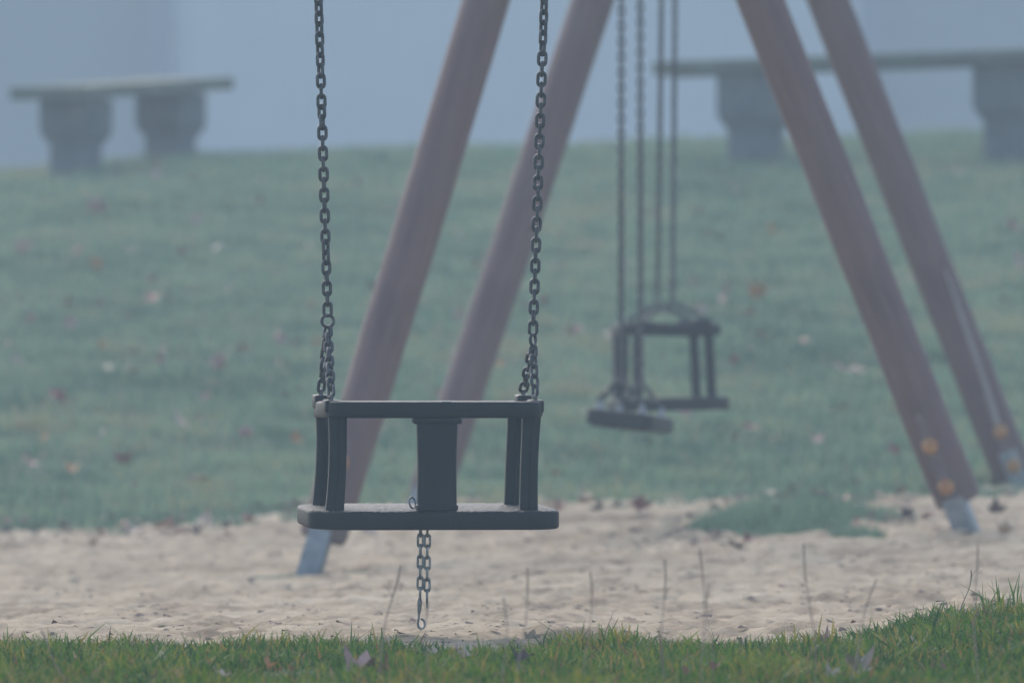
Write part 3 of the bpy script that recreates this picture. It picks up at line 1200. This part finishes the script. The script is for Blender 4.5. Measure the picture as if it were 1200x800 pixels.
FRONTL = [(621, 747, 'pale grey', .042, 'grey lilac leaf standing upright at the front turf edge below the swing', (1.25, .2, .3)),
          (424, 786, 'pinkish brown', .085, 'large pinkish curled leaf in the front grass left of the hook', None),
          (445, 790, 'reddish brown', .05, 'reddish leaf tucked against the large pinkish leaf in the front grass', None),
          (190, 773, 'pale grey', .045, 'pale leaf in the front grass toward the left corner', None),
          (1002, 788, 'pale grey', .085, 'pale whitish leaf cluster at the bottom right of the front grass', (.5, .2, 1.0)),
          (978, 793, 'pale grey', .05, 'small pale leaf leaning on the whitish leaf in the front grass', None),
          (1075, 755, 'pale grey', .05, 'flat greyish leaf on the raised right turf edge', None),
          (965, 752, 'pinkish brown', .045, 'pinkish leaf between blades left of the raised turf', None),
          (835, 783, 'reddish brown', .035, 'small red leaf in the front grass right of the middle', None),
          (805, 790, 'reddish brown', .035, 'small rusty leaf beside the red one in the front grass', None),
          (545, 770, 'pale grey', .05, 'greyish leaf lying in the front grass right of the hook', None),
          (510, 765, 'pale grey', .035, 'little grey leaf just below the hook', None),
          (870, 752, 'pale grey', .035, 'little pale leaf at the turf edge right of the middle', None),
          (615, 772, 'dark brown', .05, 'dark leaf half buried below the upright lilac leaf', None),
          (256, 790, 'pale grey', .04, 'dull leaf at the bottom left of the front grass', None),
          (315, 783, 'orange', .035, 'orange leaf fragment in the front grass under the left swing chain', None),
          (1110, 786, 'reddish brown', .04, 'reddish leaf at the bottom right below the raised turf', None)]
for px, py, colr, sz, lab, rot in FRONTL:
    p = ground_hit(px, py + 12)
    p.z = tz(p.x, p.y) + .014
    lf = leaf(p, colr, sz, lab, 'fallen leaves in the front grass', .35, rot or (.15 + random.gauss(0, .12), random.gauss(0, .3), random.uniform(-1, 1)))
    lf.scale = (lf.scale[0] * 1.05, lf.scale[1] * random.uniform(.5, .75), lf.scale[2] * random.uniform(1.2, 2.2))

# crumbs of leaves, bark and twig on the sand
n = 60000
x, y = scatter(n, -2.6, 2.6, 14.6, 26.2, lambda a, b: (sand_mask(a, b) > -.05) & (rng.random(len(a)) < .07 + .30 * smooth(.1, 1.0, wob(a, b * .5, .5, 13)) + .45 * np.exp(-np.clip(sand_mask(a, b), 0, 9) / .25)))
xb, yb = scatter(5200, -2.8, 2.8, 22.4, 27.6, lambda a, b: (np.abs(sand_mask(a, b) - .12) < .10 + .30 * rng.random(len(a)) ** 2) & (rng.random(len(a)) < .25 + .6 * smooth(-.3, .6, wob(a, b, .7, 19))))
big = set(range(len(x), len(x) + len(xb)))
x, y = np.concatenate([x, xb]), np.concatenate([y, yb])
zz = np.maximum(terrain(x, y), sand_z(x, y))
co, fc = [], []
for i_, (a, b) in enumerate(zip(x, y)):
    s_ = min(.0115, .0026 * math.exp(abs(random.gauss(0, .8))))
    if i_ in big: s_ = random.uniform(.006, .022)
    z = float(zz[i_])
    th = random.uniform(0, PI)
    k = len(co)
    c_, q_ = math.cos(th), math.sin(th)
    for (u, v, w_) in ((-1, -.5, .1), (.2, -.7, .35), (1.1, -.1, .15), (.4, .7, .5), (-.7, .6, .25)):
        co.append((a + s_ * (u * c_ - v * q_), b + s_ * (u * q_ + v * c_), z + s_ * w_ * random.uniform(.4, 1.6) + .0005))
    fc.append((k, k + 1, k + 2, k + 3, k + 4))
me = bpy.data.meshes.new('leaf_litter'); me.from_pydata(co, [], fc); me.materials.append(M['litter'])
o = bpy.data.objects.new('leaf_litter', me); COL.objects.link(o); tag(o, kind='stuff')

# pebbles that can be told apart
for px, py, r, lab in ((735, 714, .012, 'dark pebble on the sand just behind the front turf, right of the swing'),
                       (505, 729, .006, 'tiny dark pebble on the sand right of the hook'),
                       (185, 697, .011, 'dark pebble on the sand at the left'),
                       (85, 691, .013, 'flat dark stone on the sand at the far left')):
    p = ground_hit(px, py); p.z = gz(p.x, p.y)
    mb = MB(); rs = random.Random(px)
    rings = []
    for k in range(6):
        t = -PI / 2 + PI * (k + .5) / 6
        rings.append([(r * 1.3 * math.cos(t) * math.cos(2 * PI * j / 9) * rs.uniform(.8, 1.15), r * math.cos(t) * math.sin(2 * PI * j / 9), r * .6 * math.sin(t) + r * .2) for j in range(9)])
    mb.loft(rings)
    o = mb.build('pebble', M['stone']); o.location = p
    tag(o, lab, 'pebble')

# ------------------------------------------------------------------ dry stems in front of the sand
STEMS = [((440, 757), (470, 662), .0032, 'pale dry stem leaning right, left of the dangling hook'),
         ((591, 755), (590, 700), .0022, 'short dry stem right of the hook, beside the leaning one'),
         ((603, 755), (618, 664), .0026, 'thin dry stem leaning slightly right, below the swing seat'),
         ((686, 755), (692, 668), .0022, 'thin wispy dry stem right of the swing seat'),
         ((781, 753), (779, 655), .0028, 'straight upright dry stem with a thick brown tip, below the rear flat swing'),
         ((824, 755), (820, 640), .0026, 'tall dry stem rising to the left end of the grass patch'),
         ((833, 757), (830, 682), .0018, 'short faint dry stem right beside the tall one'),
         ((955, 752), (942, 636), .0024, 'tall dry stem leaning left in front of the grass patch'),
         ((985, 745), (1027, 678), .0026, 'dry twig slanting strongly right over the sand'),
         ((1146, 738), (1146, 637), .0024, 'straight dry stem in front of the near right post foot'),
         ((1124, 735), (1138, 668), .0026, 'short dark stalk leaning right out of the dense tuft'),
         ((92, 800), (48, 738), .0030, 'long dry grass stalk bent to the left in the front corner'),
         ((503, 752), (502, 706), .0016, 'short fine stem just right of the dangling chain')]
for (b0, b1), (t0, t1), r, lab in STEMS:
    d_ = random.uniform(11.9, 12.6) if b0 != 1124 else 14.9
    if b0 == 92: d_ = 12.6
    bs = at(b0, b1, d_); tp = at(t0, t1, d_ + random.uniform(-.05, .05))
    bs.z = tz(bs.x, bs.y) - .01
    mb = MB()
    pts, rad = [], []
    ph = random.uniform(0, 6)
    for k in range(9):
        t = k / 8
        q = bs.lerp(tp, t); q.x += .006 * math.sin(ph + t * 4) * t * (1 - t) * 4
        pts.append(q - bs); rad.append(r * (.36 if k not in (3, 6) else .5) * (1 - .45 * t) + (.0006 if k in (7, 8) else 0))
    mb.tube(pts, rad, 6)
    for k in (4, 6, 7):                                            # withered side shoots
        if random.random() < .6:
            a_ = random.uniform(0, 2 * PI); l_ = random.uniform(.008, .022)
            mb.tube([pts[k], pts[k] + Vector((math.cos(a_) * l_ * .4, math.sin(a_) * l_ * .4, l_ * .7)), pts[k] + Vector((math.cos(a_) * l_ * .9, math.sin(a_) * l_ * .9, l_))], [rad[k] * .7, rad[k] * .5, rad[k] * .2], 5)
    o = mb.build('dry_stem', M['stem']); o.location = bs
    tag(o, lab, 'stem', 'dry stems at the turf edge')

# ------------------------------------------------------------------ haze
mb = MB(); mb.box((0, 55, 7.0), (156, 160, 18.0))
hz_o = mb.build('haze', mat('haze_air', lambda nt, b: None), smooth=False)
nt = hz_o.data.materials[0].node_tree
nt.nodes.remove(nt.nodes['Principled BSDF'])
pv = nt.nodes.new('ShaderNodeVolumePrincipled')
pv.inputs['Color'].default_value = (.64, .765, .885, 1)
pv.inputs['Density'].default_value = .0068
pv.inputs['Anisotropy'].default_value = 0.0
nt.links.new(pv.outputs[0], nt.nodes['Material Output'].inputs['Volume'])
tag(hz_o, kind='stuff')

# ------------------------------------------------------------------ light
SUN_EL, SUN_ROT = math.radians(38), math.radians(-20)
w = bpy.data.worlds.new('World'); S.world = w; w.use_nodes = True
bg = w.node_tree.nodes['Background']
sky = w.node_tree.nodes.new('ShaderNodeTexSky')
sky.sky_type = 'NISHITA'; sky.sun_disc = False
sky.sun_elevation = SUN_EL; sky.sun_rotation = SUN_ROT
sky.air_density = 1.0; sky.dust_density = 2.0; sky.ozone_density = 1.0
w.node_tree.links.new(sky.outputs[0], bg.inputs[0])
bg.inputs[1].default_value = .12
sun = bpy.data.lights.new('sun', 'SUN'); sun.energy = 1.0; sun.angle = math.radians(60); sun.color = (1, .95, .88)
so = bpy.data.objects.new('sun', sun); COL.objects.link(so)
sd_ = Vector((math.sin(SUN_ROT) * math.cos(SUN_EL), math.cos(SUN_ROT) * math.cos(SUN_EL), math.sin(SUN_EL)))
so.rotation_euler = (-sd_).to_track_quat('-Z', 'Y').to_euler()
so.location = (0, 20, 30)

# ------------------------------------------------------------------ camera
cam = bpy.data.cameras.new('camera'); co_ = bpy.data.objects.new('camera', cam); COL.objects.link(co_)
cam.sensor_width = 36; cam.lens = F / 1200 * 36
cam.clip_start = .1; cam.clip_end = 1000
co_.location = (0, 0, CAMZ)
co_.rotation_euler = (PI / 2 + math.atan((HOR - 400) / F), 0, 0)
cam.dof.use_dof = True
cam.dof.focus_distance = 14.95
cam.dof.aperture_fstop = 9.0
S.camera = co_

S.view_settings.view_transform = 'Standard'
S.view_settings.look = 'None'
S.view_settings.exposure = 1.26
S.view_settings.gamma = 1
S.cycles.use_denoising = True
S.cycles.max_bounces = 6
S.cycles.volume_bounces = 2
S.cycles.transparent_max_bounces = 8
